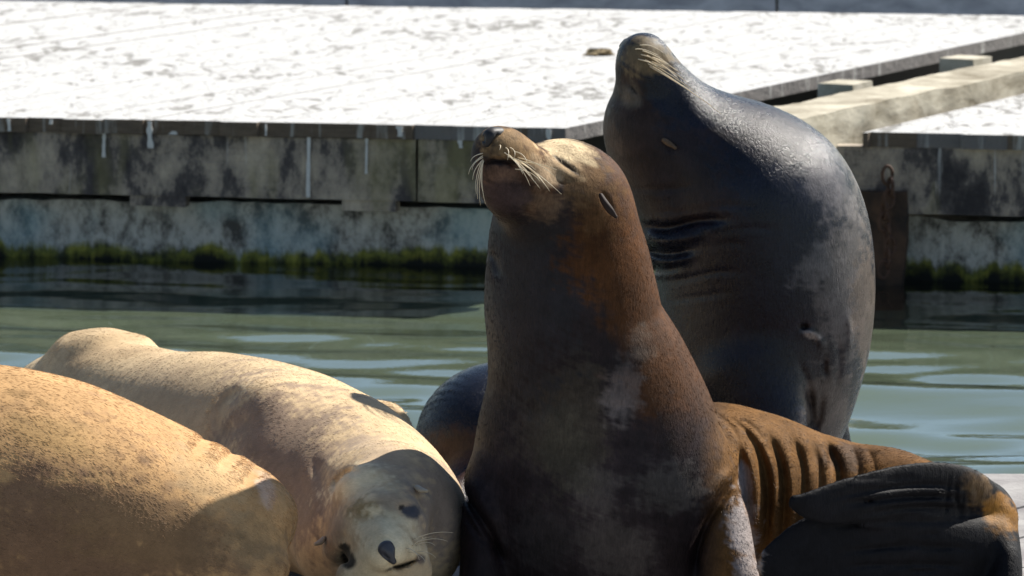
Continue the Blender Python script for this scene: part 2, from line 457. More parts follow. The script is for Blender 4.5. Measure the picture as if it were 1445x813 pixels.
ZD = .20
def build_front_dock():
    root = empty('floating_dock', (0, 9, 0)); inv = Matrix.Translation(-root.location)
    tag(root, 'grey planked float the sea lions lie on', 'dock')
    e0 = at_z(0, 662, ZD)[:2]; e1 = at_z(1445, 667, ZD)[:2]
    d = (e1 - e0) / np.linalg.norm(e1 - e0)
    a = e0 - d * 2.2; b = e1 + d * 1.6
    poly = [a + np.array([0, -4.2]), b + np.array([0, -4.2]), b, a]
    planks(root, poly, (.64, .77), .205, .010, ZD, .05, M_DECK, .003, .004, seed=5)
    ins = np.array([0, -.05])
    rough_box('fascia_board', b + ins + np.array([-.05, 0]), a + ins + np.array([.05, 0]), .06, -.02, .146, M_FASCIA, root, .003, .08, 100)
    rough_box('fascia_board', a + np.array([.05, -4.15]), b + np.array([-.05, -4.15]), .06, -.02, .146, M_FASCIA, root, .003, .08, 101)
    rough_box('pontoon', a + np.array([.15, -4.05]), b + np.array([-.15, -4.05]), 3.9, -.45, .14, M_DARK, root, .01, .12, 102)
    for c in list(root.children): c.matrix_parent_inverse = inv
build_front_dock()
print('setting', round(time.time() - T0, 1))

# ================================================================== sea lions
def catmull(P, n):
    P = np.asarray(P, float); m = len(P); t = np.linspace(0, m - 1, n); out = []
    for x in t:
        i = min(int(x), m - 2); u = x - i
        p0, p1, p2, p3 = P[max(i - 1, 0)], P[i], P[i + 1], P[min(i + 2, m - 1)]
        out.append(.5 * (2 * p1 + (p2 - p0) * u + (2 * p0 - 5 * p1 + 4 * p2 - p3) * u * u + (3 * p1 - p0 - 3 * p2 + p3) * u ** 3))
    return np.array(out)

class Tube:
    """smooth tube of elliptic sections: rows of (x, y, z, ru, rv)"""
    def __init__(s, rows, vref=(0, 1, 0), k=.03, n=None, cap=1.0):
        n = n or max(2, 8 * (len(rows) - 1) + 1)
        R = catmull(rows, n) if len(rows) > 2 else np.array([np.array(rows[0]) + (np.array(rows[-1]) - np.array(rows[0])) * q for q in np.linspace(0, 1, 2)])
        R[:, 3:] = np.maximum(R[:, 3:], .004)
        s.R = R.astype(np.float32); s.k = k; s.cap = cap; s.vref = np.array(vref, float)
        rm = R[:, 3:5].max()
        s.lo = R[:, :3].min(0) - rm - .10; s.hi = R[:, :3].max(0) + rm + .10
        s.core_lo = R[:, :3].min(0) - rm; s.core_hi = R[:, :3].max(0) + rm
    def dist(s, P):
        out = np.full(len(P), 1e3, np.float32); R = s.R
        for i in range(len(R) - 1):
            a, b = R[i, :3].astype(float), R[i + 1, :3].astype(float); ab = b - a; L = np.linalg.norm(ab)
            if L < 1e-6: continue
            T = ab / L; v = s.vref - T * np.dot(s.vref, T); v /= np.linalg.norm(v) + 1e-9; u = np.cross(T, v)
            T32 = T.astype(np.float32); al = P @ T32 - np.float32(np.dot(a, T))
            mar = max(R[i, 3:5].max(), R[i + 1, 3:5].max()) * .35 + .012
            if i == 0 or i == len(R) - 2: mar = max(mar, R[i:i + 2, 3:5].max() + .06)
            mk = (al > -mar) & (al < L + mar)
            if not mk.any(): continue
            al = al[mk]; q = P[mk] - a.astype(np.float32); t = np.clip(al / L, 0, 1)
            ru = R[i, 3] + (R[i + 1, 3] - R[i, 3]) * t; rv = R[i, 4] + (R[i + 1, 4] - R[i, 4]) * t
            x = q @ u.astype(np.float32); y = q @ v.astype(np.float32); z = al - t * L
            rw = np.minimum(ru, rv) * s.cap
            x1, y1, z1 = x / ru, y / rv, z / rw
            k0 = np.sqrt(x1 * x1 + y1 * y1 + z1 * z1) + 1e-6
            k1 = np.sqrt((x1 / ru) ** 2 + (y1 / rv) ** 2 + (z1 / rw) ** 2) + 1e-5
            d = np.where(k0 < .35, -np.minimum(ru, rv) * .6, k0 * (k0 - 1) / k1)
            out[mk] = np.minimum(out[mk], d)
        return out

def smin(a, b, k):
    h = np.maximum(k - np.abs(a - b), 0) / k
    return np.minimum(a, b) - h * h * k * .25

def polyline_dist(x, y, pl):
    best = np.full(len(x), 1e9, np.float32); par = np.zeros(len(x), np.float32)
    Ls = [math.hypot(b[0] - a[0], b[1] - a[1]) for a, b in zip(pl[:-1], pl[1:])]; tot = sum(Ls); acc = 0
    for (ax, ay), (bx, by), L in zip(pl[:-1], pl[1:], Ls):
        dx, dy = bx - ax, by - ay; t = np.clip(((x - ax) * dx + (y - ay) * dy) / (dx * dx + dy * dy + 1e-9), 0, 1)
        d2 = (x - ax - t * dx) ** 2 + (y - ay - t * dy) ** 2
        m = d2 < best; best = np.where(m, d2, best); par = np.where(m, (acc + t * L) / tot, par); acc += L
    tp = np.clip(np.minimum(par, 1 - par) / .28, 0, 1); tp = .12 + .88 * tp * tp * (3 - 2 * tp)
    return np.sqrt(best), tp

def smooth_pl(pl, n=None):
    if len(pl) < 3: return pl
    return [tuple(p) for p in catmull(pl, n or 4 * (len(pl) - 1) + 1)]

class Seal:
    def __init__(s, tubes, grooves=(), h=.006, floor=None, wob=.0025, seed=1, cuts=(), smooth=2):
        s.smooth = smooth
        s.tubes = tubes; s.grooves = [(smooth_pl(g[0]),) + tuple(g[1:]) for g in grooves]; s.h = h; s.floor = floor; s.wob = wob; s.seed = seed
        s.cuts = cuts
    def field(s, P, fine):
        d = np.full(len(P), 1.0, np.float32)
        for t in s.tubes:
            m = np.all((P > t.lo) & (P < t.hi), 1)
            if not m.any(): continue
            dd = t.dist(P[m]); d[m] = smin(d[m], dd, t.k)
        if fine:
            px, py = project(P)
            for g in s.grooves:                       # (polyline in photo pixels, width px, depth m, ymin, ymax)
                pl, wd, dep = g[0], g[1], g[2]; y0, y1 = (g[3], g[4]) if len(g) > 4 else (-1e9, 1e9)
                xs = [q[0] for q in pl]; ys = [q[1] for q in pl]; mg = wd * 2.6
                m = (px > min(xs) - mg) & (px < max(xs) + mg) & (py > min(ys) - mg) & (py < max(ys) + mg) & (P[:, 1] > y0) & (P[:, 1] < y1)
                if m.any():
                    q, tp = polyline_dist(px[m], py[m], pl)
                    d[m] += dep * tp * np.exp(-(q / wd) ** 2)
            if s.wob: d += (s.wob * vnoise(P, 14, s.seed, 2)).astype(np.float32)
        if s.floor is not None:                       # flattened where it rests on the deck
            d = np.maximum(d, s.floor - P[:, 2])
        return d
    def mesh(s, name):
        h = s.h
        lo = np.min([t.core_lo for t in s.tubes], 0) - .03; hi = np.max([t.core_hi for t in s.tubes], 0) + .03
        nb = np.ceil((hi - lo) / (4 * h)).astype(int) + 1
        g = np.stack(np.meshgrid(*[np.arange(k) for k in nb], indexing='ij'), -1).reshape(-1, 3)
        C = (lo + (g * 4 + 1.5) * h).astype(np.float32)
        dc = s.field(C, False)
        act = np.abs(dc) < 4 * h * 1.0 + .030
        n = nb * 4
        vol = np.repeat(np.repeat(np.repeat(np.where(dc < 0, -1, 1).astype(np.float32).reshape(nb), 4, 0), 4, 1), 4, 2)
        ga = g[act]
        off = np.stack(np.meshgrid(*[np.arange(4)] * 3, indexing='ij'), -1).reshape(-1, 3)
        I = (ga[:, None, :] * 4 + off[None]).reshape(-1, 3)
        P = (lo + I * h).astype(np.float32)
        D = np.empty(len(P), np.float32)
        for c in range(0, len(P), 400000): D[c:c + 400000] = s.field(P[c:c + 400000], True)
        vol[I[:, 0], I[:, 1], I[:, 2]] = D
        # surface nets
        ins = vol < 0
        cnt = np.zeros(tuple(n - 1), np.int8)
        sl = [slice(None, -1), slice(1, None)]
        for a in (0, 1):
            for b in (0, 1):
                for c in (0, 1): cnt += ins[sl[a], sl[b], sl[c]]
        cell = np.argwhere((cnt > 0) & (cnt < 8))
        cid = np.full(tuple(n - 1), -1, np.int32); cid[cell[:, 0], cell[:, 1], cell[:, 2]] = np.arange(len(cell))
        acc = np.zeros((len(cell), 3)); num = np.zeros(len(cell))
        cor = [(a, b, c) for a in (0, 1) for b in (0, 1) for c in (0, 1)]
        val = {o: vol[cell[:, 0] + o[0], cell[:, 1] + o[1], cell[:, 2] + o[2]] for o in cor}
        for o in cor:
            for ax in range(3):
                if o[ax]: continue
                e = list(o); e[ax] = 1; e = tuple(e); v0, v1 = val[o], val[e]
                m = (v0 < 0) != (v1 < 0); t = v0[m] / (v0[m] - v1[m])
                p = np.tile(np.array(o, float), (m.sum(), 1)); p[:, ax] += t; acc[m] += p; num[m] += 1
        V = lo + (cell + acc / num[:, None]) * h
        Q = []
        for ax in range(3):
            b, c = (ax + 1) % 3, (ax + 2) % 3
            s0 = [slice(1, -1)] * 3; s1 = [slice(1, -1)] * 3; s0[ax] = slice(0, -1); s1[ax] = slice(1, None)
            x0, x1 = ins[tuple(s0)], ins[tuple(s1)]
            e = np.argwhere(x0 != x1); base = np.ones(3, int); base[ax] = 0
            flip = x1[e[:, 0], e[:, 1], e[:, 2]]
            e = e + base
            db = np.eye(3, dtype=int)[b]; dc2 = np.eye(3, dtype=int)[c]
            q = np.stack([cid[tuple((e - db - dc2).T)], cid[tuple((e - dc2).T)], cid[tuple(e.T)], cid[tuple((e - db).T)]], -1)
            q[flip] = q[flip][:, ::-1]; Q.append(q)
        Q = np.concatenate(Q); Q = Q[(Q >= 0).all(1)]
        # light Taubin smoothing
        E = np.concatenate([Q[:, [0, 1]], Q[:, [1, 2]], Q[:, [2, 3]], Q[:, [3, 0]]])
        for lam in (.5, -.35) * s.smooth:
            sm = np.zeros_like(V); ct = np.zeros(len(V))
            for k in range(3):
                sm[:, k] = np.bincount(E[:, 0], V[E[:, 1], k], len(V)) + np.bincount(E[:, 1], V[E[:, 0], k], len(V))
            ct = np.bincount(E[:, 0], minlength=len(V)) + np.bincount(E[:, 1], minlength=len(V))
            V = V + lam * (sm / np.maximum(ct, 1)[:, None] - V)
        s.V = V; me = np_mesh(name, V, Q)
        nr = np.empty(len(V) * 3, np.float32); me.vertex_normals.foreach_get('vector', nr); s.N = nr.reshape(-1, 3)
        s.px, s.py = project(V); return me
    def front(s, px, py, rad=7):
        d = (s.px - px) ** 2 + (s.py - py) ** 2
        m = np.where(d < rad * rad)[0]
        if len(m) == 0: i = int(np.argmin(d))
        else: i = int(m[np.argmin(s.V[m, 1] + .004 * d[m] / (rad * rad))])
        return s.V[i], s.N[i]

def paint(seal, me, base, blobs, wet0=.3, grad=None):
    """coat colour of the animal: base plus body-anchored patches, some of them painted light and shade; blob = (px,py,rx,ry,deg,colour,strength[,wet[,ymin,ymax]])"""
    V, N = seal.V, seal.N; n = len(V)
    C = np.tile(np.array(base, float), (n, 1)); Wt = np.full(n, wet0)
    if grad is not None: C, Wt = grad(V, N, C, Wt)
    face = -(N @ (FW)); face = np.clip(face * 3 + .6, 0, 1)
    nz = vnoise(V, 30, 5, 4); nzs = vnoise(V, 110, 6, 3); nzf = vnoise(V, 330, 9, 2)
    for b in blobs:
        px, py, rx, ry, dg, col, st = b[:7]; a = math.radians(dg)
        dx, dy = seal.px - px, seal.py - py
        x = (dx * math.cos(a) + dy * math.sin(a)) / rx; y = (-dx * math.sin(a) + dy * math.cos(a)) / ry
        r = np.sqrt(x * x + y * y) + (.45 * nz + .30 * nzs + .25 * nzf if rx > 20 and ry > 20 else .32 * nzs)
        f = np.clip((1.3 - r) / (.75 if rx > 20 and ry > 20 else .6), 0, 1); f = f * f * (3 - 2 * f) * st * face
        if len(b) > 9: f = f * ((V[:, 1] > b[8]) & (V[:, 1] < b[9]))
        C += (np.array(col) - C) * f[:, None]
        if len(b) > 7 and b[7] is not None: Wt += (b[7] - Wt) * f
    at = me.attributes.new('coat', 'FLOAT_COLOR', 'POINT')
    at.data.foreach_set('color', np.concatenate([C, np.ones((n, 1))], 1).astype(np.float32).ravel())
    aw = me.attributes.new('wet', 'FLOAT', 'POINT'); aw.data.foreach_set('value', Wt.astype(np.float32))

def mat_coat(name, rdry, rwet, bump, fibre=(70, 70, 22), spec=.5, sheen=.0, mott=.35, fl=.28):
    t = NT(name)
    at = t.n('Attribute'); at.attribute_name = 'coat'
    aw = t.n('Attribute'); aw.attribute_name = 'wet'
    v = t.coord()
    n1 = t.noise(v, 9, 5, .6); n2 = t.noise(t.coord(fibre), 2.2, 6, .7, .3); n3 = t.noise(v, 60, 4, .65)
    c = t.mix(1.0, at.outputs['Color'], t.ramp(n1, [(.3, (1 - mott,) * 3), (.7, (1 + mott * .6,) * 3)]), 'MULTIPLY')
    c = t.mix(1.0, c, t.ramp(n2, [(.3, (1 - fl,) * 3), (.7, (1 + fl * .9,) * 3)]), 'MULTIPLY')
    n4 = t.noise(v, 32, 6, .7)
    c = t.mix(1.0, c, t.ramp(n4, [(.32, (1 - mott * .8,) * 3), (.68, (1 + mott * .8,) * 3)]), 'MULTIPLY')
    wet = aw.outputs['Fac']
    rg = t.math('ADD', rdry, t.math('MULTIPLY', wet, rwet - rdry))
    rg = t.math('ADD', rg, t.math('MULTIPLY', t.math('SUBTRACT', n3, .5), .22))
    hgt = t.math('ADD', n2, t.math('MULTIPLY', n3, .6))
    return t.set(Base_Color=c, Roughness=rg, Specular_IOR_Level=t.math('MULTIPLY', t.math('ADD', wet, .12), spec), Normal=t.bump(hgt, bump, .003), Sheen_Weight=sheen, Sheen_Roughness=.4,
                 Sheen_Tint=(1, .85, .6))
M_TAN = mat_coat('dry_tan_coat', .85, .45, .3, (50, 150, 150), spec=.5, sheen=.1, mott=.17, fl=.12)
M_BROWN = mat_coat('damp_brown_coat', .75, .32, .6, (90, 90, 26), spec=.20)
M_BLACK = mat_coat('wet_dark_coat', .6, .21, .7, (90, 90, 26), spec=.25)
M_NOSE = simple('nose_skin', (.016, .015, .016), .55, .3, 80, .3)
M_NOSE_GREY = simple('grey_nose_skin', (.035, .035, .04), .45, .4, 80, .5)
M_WHISK = simple('whisker', (.62, .52, .36), .4, .15, 20)
M_EAR = simple('ear_skin', (.022, .013, .01), .7, .4, 60, .2)
M_EARB = simple('brown_ear_skin', (.09, .06, .036), .7, .5, 90, .2)
M_EARP = simple('pale_ear_skin', (.36, .29, .2), .6, .3, 60)

def rows_screen(rows):                               # (px, py, Y, ru_px, rv_m)
    out = []
    for px, py, Y, ru, rv in rows:
        p = at_y(px, py, Y); out.append((*p, ru / pxs(p), rv))
    return out
def rows_deck(rows, z0=ZD, sink=.012):               # (px, top_py, Y, horizontal radius m): rests on the deck
    out = []
    for px, top, Y, rh in rows:
        p = at_y(px, top, Y); rz = (p[2] - z0 + sink) / 2
        out.append((p[0], p[1], z0 - sink + rz, rh, rz))
    return out
def scr(rows, k=.03, vref=(0, 1, 0), cap=1.0): return Tube(rows_screen(rows), vref, k, cap=cap)
def dek(rows, k=.03, cap=1.0): return Tube(rows_deck(rows), (0, 0, 1), k, cap=cap)

def finish(name, seal, mat, base, blobs, wet0, label, group, grad=None, cat='sea lion'):
    me = seal.mesh(name); paint(seal, me, base, blobs, wet0, grad)
    o = link(name, me, mat); tag(o, label, cat, group)
    print(name, len(me.polygons), round(time.time() - T0, 1)); return o

def whisker(parent, seal, px, py, tx, ty, bend=(0, 4), toward=.03, r=.0011, n=7):
    b, nn = seal.front(px, py); b = b - nn * .003
    tip = at_y(tx, ty, b[1] - toward)
    s = pxs(b); mid = (b + tip) / 2 + RT * (bend[0] / s) - UP * (bend[1] / s) + nn * .008
    pts = []; rad = []
    for i in range(n):
        t = i / (n - 1); pts.append((1 - t) ** 2 * b + 2 * t * (1 - t) * mid + t * t * tip); rad.append(r * (1 - .75 * t))
    link('whisker', tube_mesh('whisker', pts, rad, 5), M_WHISK, parent)

def part_tube(name, parent, mat, rows, vref=(0, 1, 0), h=.0025, grooves=(), cap=1.0, extra=(), screen=True):
    tb = [Tube(rows_screen(rows) if screen else rows, vref, .01, cap=cap)] + list(extra)
    s = Seal(tb, grooves, h, None, 0)
    return link(name, s.mesh(name), mat, parent)

def mat_fur(name, rough, spec):
    t = NT(name); at = t.n('Attribute'); at.attribute_name = 'coat'
    return t.set(Base_Color=at.outputs['Color'], Roughness=rough, Specular_IOR_Level=spec)
M_FUR_DRY, M_FUR_WET = mat_fur('dry_fur', .6, .25), mat_fur('damp_fur', .36, .10)
S.cycles_curves.shape = 'RIBBONS'
def fur(o, seal, n, length, lift, rad, flow, mat, seed=1, lenfun=None, gain=1.08, jit=.25, clump=.22):
    r = np.random.default_rng(seed); V, N = seal.V, seal.N
    ok = np.where(V[:, 2] > ZD + .015)[0]
    I = r.choice(ok, n); p = V[I] + r.normal(size=(n, 3)) * seal.h * .45; nn = N[I]
    p -= nn * np.sum((p - V[I]) * nn, 1)[:, None]
    d = flow(V[I]) + r.normal(size=(n, 3)) * jit
    cl = np.stack([vnoise(p, 95, seed + q, 2) for q in range(3)], -1) * clump
    d = d + cl; d -= nn * np.sum(d * nn, 1)[:, None]; d /= np.linalg.norm(d, axis=1)[:, None] + 1e-6
    L = length * r.uniform(.6, 1.3, n)
    if lenfun is not None: L = L * lenfun(V[I])
    lf = lift * r.uniform(.5, 1.5, n)
    P = np.empty((n, 4, 3))
    for k, t in enumerate((0, .35, .7, 1)):
        P[:, k] = p - nn * .0012 + d * (L * t)[:, None] + nn * (L * lf * (t - .45 * t * t))[:, None]
    rr = np.tile(np.array([1, .9, .65, .2]) * rad, (n, 1))
    col = np.empty(len(V) * 4, np.float32); o.data.attributes['coat'].data.foreach_get('color', col)
    c = col.reshape(-1, 4)[I]; c[:, :3] *= (gain * np.exp(r.normal(size=n) * .16))[:, None]
    hc = bpy.data.hair_curves.new('fur'); hc.add_curves([4] * n)
    hc.attributes['position'].data.foreach_set('vector', P.astype(np.float32).ravel())
    ra = hc.attributes.get('radius') or hc.attributes.new('radius', 'FLOAT', 'POINT')
    ra.data.foreach_set('value', rr.astype(np.float32).ravel())
    hc.attributes.new('coat', 'FLOAT_COLOR', 'CURVE').data.foreach_set('color', np.clip(c, 0, 1).astype(np.float32).ravel())
    hc.materials.append(mat)
    f = bpy.data.objects.new('fur', hc); COL.objects.link(f); f.parent = o; f['kind'] = 'stuff'
    return f

GROUP = 'sea lions hauled out on the near float'

# ------------------------------------------------------------------ A: upright brown sea lion, head raised
def sea_lion_brown():
    tubes = [
        scr([(850, 900, 9.52, 185, .20), (850, 800, 9.50, 190, .23), (848, 700, 9.48, 187, .235), (843, 620, 9.47, 173, .215), (834, 550, 9.46, 149, .195),
             (815, 480, 9.45, 128, .18), (806, 425, 9.44, 123, .17), (801, 370, 9.43, 115, .16), (795, 325, 9.42, 103, .15), (795, 285, 9.41, 88, .13)], .03),
        # skull, muzzle, jaw, crest
        scr([(812, 290, 9.42, 74, .12), (785, 274, 9.38, 64, .11), (752, 262, 9.33, 52, .085), (728, 242, 9.28, 47, .072), (710, 224, 9.25, 44, .064), (704, 217, 9.24, 39, .058)], .04),
        scr([(770, 290, 9.36, 60, .09), (722, 266, 9.28, 44, .055), (704, 248, 9.25, 30, .042)], .03),
        scr([(776, 233, 9.43, 24, .05), (798, 236, 9.45, 36, .065), (824, 260, 9.46, 44, .08), (842, 292, 9.46, 44, .08)], .022),
        # hind body
        scr([(905, 740, 9.60, 110, .20), (985, 700, 9.72, 128, .21), (1050, 700, 9.78, 122, .21), (1120, 708, 9.80, 104, .19), (1190, 716, 9.80, 92, .165), (1255, 714, 9.75, 80, .14), (1310, 725, 9.62, 60, .11)], .05),
        # hind limb coming round to the front
        scr([(1290, 720, 9.68, 58, .10), (1350, 722, 9.52, 52, .08), (1385, 725, 9.40, 40, .07)], .04),
        scr([(1388, 700, 9.40, 22, .05), (1412, 722, 9.38, 20, .05)], .02),
        scr([(1400, 745, 9.36, 36, .05), (1418, 790, 9.30, 24, .05), (1412, 840, 9.26, 30, .05)], .03),
        # upper hind flipper blade
        scr([(1385, 722, 9.38, 42, .05), (1350, 704, 9.28, 48, .028), (1290, 699, 9.20, 48, .018), (1215, 707, 9.12, 40, .014), (1150, 713, 9.07, 24, .010), (1118, 708, 9.05, 9, .007)], .018),
        # lower hind flipper blade
        scr([(1395, 790, 9.32, 62, .05), (1320, 790, 9.23, 62, .022), (1230, 784, 9.16, 74, .018), (1150, 786, 9.12, 62, .014), (1098, 796, 9.10, 34, .010), (1076, 806, 9.10, 14, .008)], .015),
        # fore limbs
        scr([(985, 665, 9.46, 52, .10), (1012, 735, 9.40, 44, .07), (1026, 800, 9.34, 42, .055), (1038, 862, 9.30, 44, .04)], .03),
        scr([(700, 680, 9.44, 42, .09), (684, 740, 9.38, 33, .065), (680, 800, 9.34, 32, .05), (676, 865, 9.30, 36, .04)], .03),
        Tube([(*at_z(1040, 866, ZD + .02), .07, .022), (*(at_z(1040, 866, ZD + .02) + np.array([.16, -.10, 0])), .085, .02), (*(at_z(1040, 866, ZD + .012) + np.array([.36, -.16, 0])), .05, .014)], (0, 0, 1), .02),
        Tube([(*at_z(676, 868, ZD + .02), .06, .022), (*(at_z(676, 868, ZD + .02) + np.array([-.03, -.14, 0])), .08, .02), (*(at_z(676, 868, ZD + .012) + np.array([-.02, -.36, 0])), .05, .014)], (0, 0, 1), .02),
    ]
    G = []
    # skin folds over the ribs
    for pl, dep in (([(1030, 606), (1044, 632), (1052, 680), (1058, 760)], .014), ([(1045, 602), (1072, 640), (1083, 700), (1078, 790)], .026), ([(1078, 608), (1100, 650), (1107, 705), (1098, 785)], .028),
               ([(1110, 606), (1130, 650), (1134, 700), (1126, 760)], .017), ([(1138, 614), (1152, 645), (1158, 690), (1155, 750)], .012), ([(1160, 618), (1180, 655), (1184, 690), (1180, 740)], .024)):
        G.append((pl, 6.5 + 140 * (dep - .012) * .6, dep, 9.4, 9.85))
    for pl in ([(1030, 610), (1060, 655), (1069, 715), (1068, 775)], [(1062, 612), (1088, 655), (1096, 710), (1088, 780)], [(1096, 622), (1112, 675), (1115, 740)]):
        G.append((pl, 9, -.012, 9.4, 9.85))
    for pl in ([(1005, 580), (1030, 600), (1046, 622)], [(1022, 584), (1050, 606), (1064, 630)], [(1040, 588), (1066, 606), (1082, 632)], [(1118, 640), (1122, 680), (1120, 720)], [(1143, 632), (1146, 670), (1145, 700)], [(1170, 632), (1171, 665), (1169, 690)],
               [(1064, 640), (1074, 690), (1070, 740)], [(1094, 650), (1098, 700), (1092, 760)], [(1200, 628), (1210, 650), (1212, 680)], [(1222, 632), (1232, 650), (1234, 672)]):
        G.append((pl, 3.2, .005, 9.4, 9.9))
    # elbow fold beside the chest and the left side fold
    G += [([(1042, 668), (1025, 695), (1000, 735), (985, 775), (978, 820)], 7, .026, 9.1, 9.55), ([(1034, 660), (1012, 688), (990, 722)], 8, -.010, 9.1, 9.5),
          ([(652, 688), (668, 715), (690, 752), (712, 800)], 6, .022, 9.1, 9.5), ([(660, 668), (680, 705), (705, 750)], 9, -.007, 9.1, 9.5), ([(655, 722), (670, 748), (690, 775)], 4, .008, 9.1, 9.5),
          # mouth
          ([(676, 240), (688, 230), (700, 226), (716, 228), (735, 236), (752, 246)], 3.2, .014, 9.0, 9.36),
          ([(692, 196), (688, 213), (691, 226)], 2.2, .006, 9.0, 9.36),
          # eye and brow
          ([(781, 219), (792, 230), (805, 238), (816, 245)], 1.7, .005, 9.1, 9.45), ([(770, 214), (785, 232), (800, 244), (822, 256)], 4, -.003, 9.1, 9.45), ([(788, 216), (806, 230), (824, 246)], 4, -.0025, 9.1, 9.45),
          ([(760, 222), (778, 246), (800, 262)], 7, .005, 9.1, 9.45),
          # throat shadow fold, neck creases
          ([(690, 314), (730, 318), (770, 312)], 8, .003, 9.1, 9.45), ([(690, 352), (700, 372), (704, 392)], 5, .006, 9.1, 9.45), ([(848, 268), (856, 286), (866, 300)], 4, .006, 9.2, 9.6)]
    # flipper digits
    for pl in ([(1370, 690), (1300, 684), (1220, 694), (1160, 706)], [(1372, 704), (1300, 700), (1225, 708), (1175, 716)], [(1370, 718), (1300, 716), (1235, 722)], [(1378, 738), (1300, 736), (1225, 738), (1160, 746)],
               [(1380, 775), (1290, 770), (1180, 780)], [(1375, 800), (1290, 796), (1180, 800)]):
        G.append((pl, 3.8, .0068, 8.9, 9.42))
    R2 = random.Random(3)
    for k in range(16):
        x = R2.uniform(1200, 1350); y = R2.uniform(670, 735) if k < 9 else R2.uniform(750, 805)
        G.append(([(x, y), (x - 22, y + R2.uniform(-2, 4)), (x - 50, y + R2.uniform(0, 8))], 2.6, .0032, 8.9, 9.42))
    for k in range(7):
        x = 1340 + 7 * k; G.append(([(x, 668 + 3 * k), (x + R2.uniform(-6, 4), 700), (x + R2.uniform(-8, 6), 730)], 2.4, .004, 8.9, 9.45))
    for pl in ([(1370, 697), (1300, 692), (1220, 701)], [(1372, 711), (1300, 708), (1225, 715)]): G.append((pl, 4, -.004, 8.9, 9.42))
    seal = Seal(tubes, G, .0043, ZD + .001, .002, 3)
    ochre = (.125, .062, .021); brown = (.062, .025, .0085); tan = (.36, .25, .13); dark = (.022, .017, .017); pur = (.030, .020, .022)
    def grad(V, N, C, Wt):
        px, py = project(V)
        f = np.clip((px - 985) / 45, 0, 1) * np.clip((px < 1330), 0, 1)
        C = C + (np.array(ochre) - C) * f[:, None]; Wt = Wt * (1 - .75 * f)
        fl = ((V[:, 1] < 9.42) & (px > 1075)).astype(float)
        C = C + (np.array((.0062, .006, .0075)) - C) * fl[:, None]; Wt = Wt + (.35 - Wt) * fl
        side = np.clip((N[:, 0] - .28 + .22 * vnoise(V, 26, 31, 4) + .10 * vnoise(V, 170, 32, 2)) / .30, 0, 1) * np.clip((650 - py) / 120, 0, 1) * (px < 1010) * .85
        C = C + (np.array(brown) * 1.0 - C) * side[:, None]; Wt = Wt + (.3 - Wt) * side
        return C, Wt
    P = [ # px py rx ry deg colour strength wet
        (840, 700, 150, 140, 0, pur, .5, .55), (800, 600, 60, 100, 0, (.06, .048, .03), .5, .5), (745, 430, 75, 120, 0, (.011, .010, .013), .9, .75), (760, 330, 60, 28, 0, (.012, .011, .012), .85, .6),
        (850, 340, 55, 60, 40, brown, .9, .15), (880, 420, 40, 90, -15, brown, .85, .2), (845, 290, 40, 44, 0, (.085, .042, .017), .85, .15), (925, 530, 50, 60, 30, brown, .8, .3),
        (812, 250, 60, 40, 40, (.12, .07, .034), .85, .1), (795, 232, 30, 22, 35, (.27, .19, .11), .8, .1), (722, 205, 46, 30, 30, (.22, .14, .07), .9, .2), (772, 246, 28, 22, 30, (.30, .22, .14), .75, .15), (770, 290, 40, 25, 20, (.12, .075, .045), .7, .3),
        (712, 246, 32, 21, 10, (.12, .072, .05), .85, .2), (715, 275, 34, 20, 0, (.045, .03, .03), .8, .4), (800, 210, 38, 15, 20, (.55, .43, .27), .85, .05),
        (708, 229, 30, 4, 0, (.012, .008, .007), .8, .5), (799, 233, 20, 2.4, 38, (.02, .014, .01), .8, .5),
        (884, 535, 24, 60, 10, (.11, .088, .08), .5, .95), (872, 575, 21, 26, 0, (.12, .10, .095), .4, .95), (905, 490, 22, 34, -15, (.12, .085, .06), .5, .8), (840, 690, 40, 30, 0, (.085, .07, .062), .55, .6), (870, 770, 60, 40, 0, (.065, .054, .046), .55, .5), (800, 640, 30, 60, 0, (.06, .052, .035), .5, .5), (770, 760, 50, 50, 0, (.035, .03, .028), .5, .4),  # right chest: sun glint painted into the first grey patches
        (940, 690, 50, 40, 0, (.075, .065, .055), .55, .7), (1050, 760, 22, 60, -8, (.28, .25, .245), .8, .8), (1053, 690, 9, 34, -8, (.3, .27, .26), .8, .95, 9.4, 9.9),  # pale outer arm edge: rim of sunlight painted into the coat
        (1378, 690, 24, 21, 40, (.14, .08, .03), .6, .8), (1415, 722, 24, 26, 20, (.20, .09, .012), .9, .5), (1240, 640, 60, 16, 5, (.10, .05, .02), .7, .2, 9.5, 10.2), (1190, 645, 30, 20, 0, (.05, .026, .012), .8, .3, 9.5, 10.2),  # orange heel: rim light painted into the colour
    ]
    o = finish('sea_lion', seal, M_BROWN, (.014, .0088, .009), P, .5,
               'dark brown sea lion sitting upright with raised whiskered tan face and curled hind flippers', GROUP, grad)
    def fl(V):
        px, py = project(V); hind = np.clip((px - 1000) / 60, 0, 1)[:, None]
        return np.array([.15, .1, -1.]) * (1 - hind) + np.array([1., .1, -.25]) * hind
    def ln(V):
        px, py = project(V); return .45 + .55 * np.clip((py - 230) / 90, 0, 1) + .5 * ((px > 758) & (py < 225)) - .4 * ((px > 1075) & (V[:, 1] < 9.42))
    fur(o, seal, 150000, .011, .16, .00035, fl, M_FUR_WET, 2, ln, .98)
    # nose pad
    part_tube('nose', o, M_NOSE, [(702, 188, 9.225, 9, .018), (692, 192, 9.207, 11, .018), (687, 202, 9.205, 7, .014)], (0, 1, 0), .0022,
              [([(684, 190), (683, 197), (685, 202)], 2.0, .006), ([(702, 188), (701, 195), (696, 201)], 2.4, .008)])
    q, n = seal.front(850, 280)
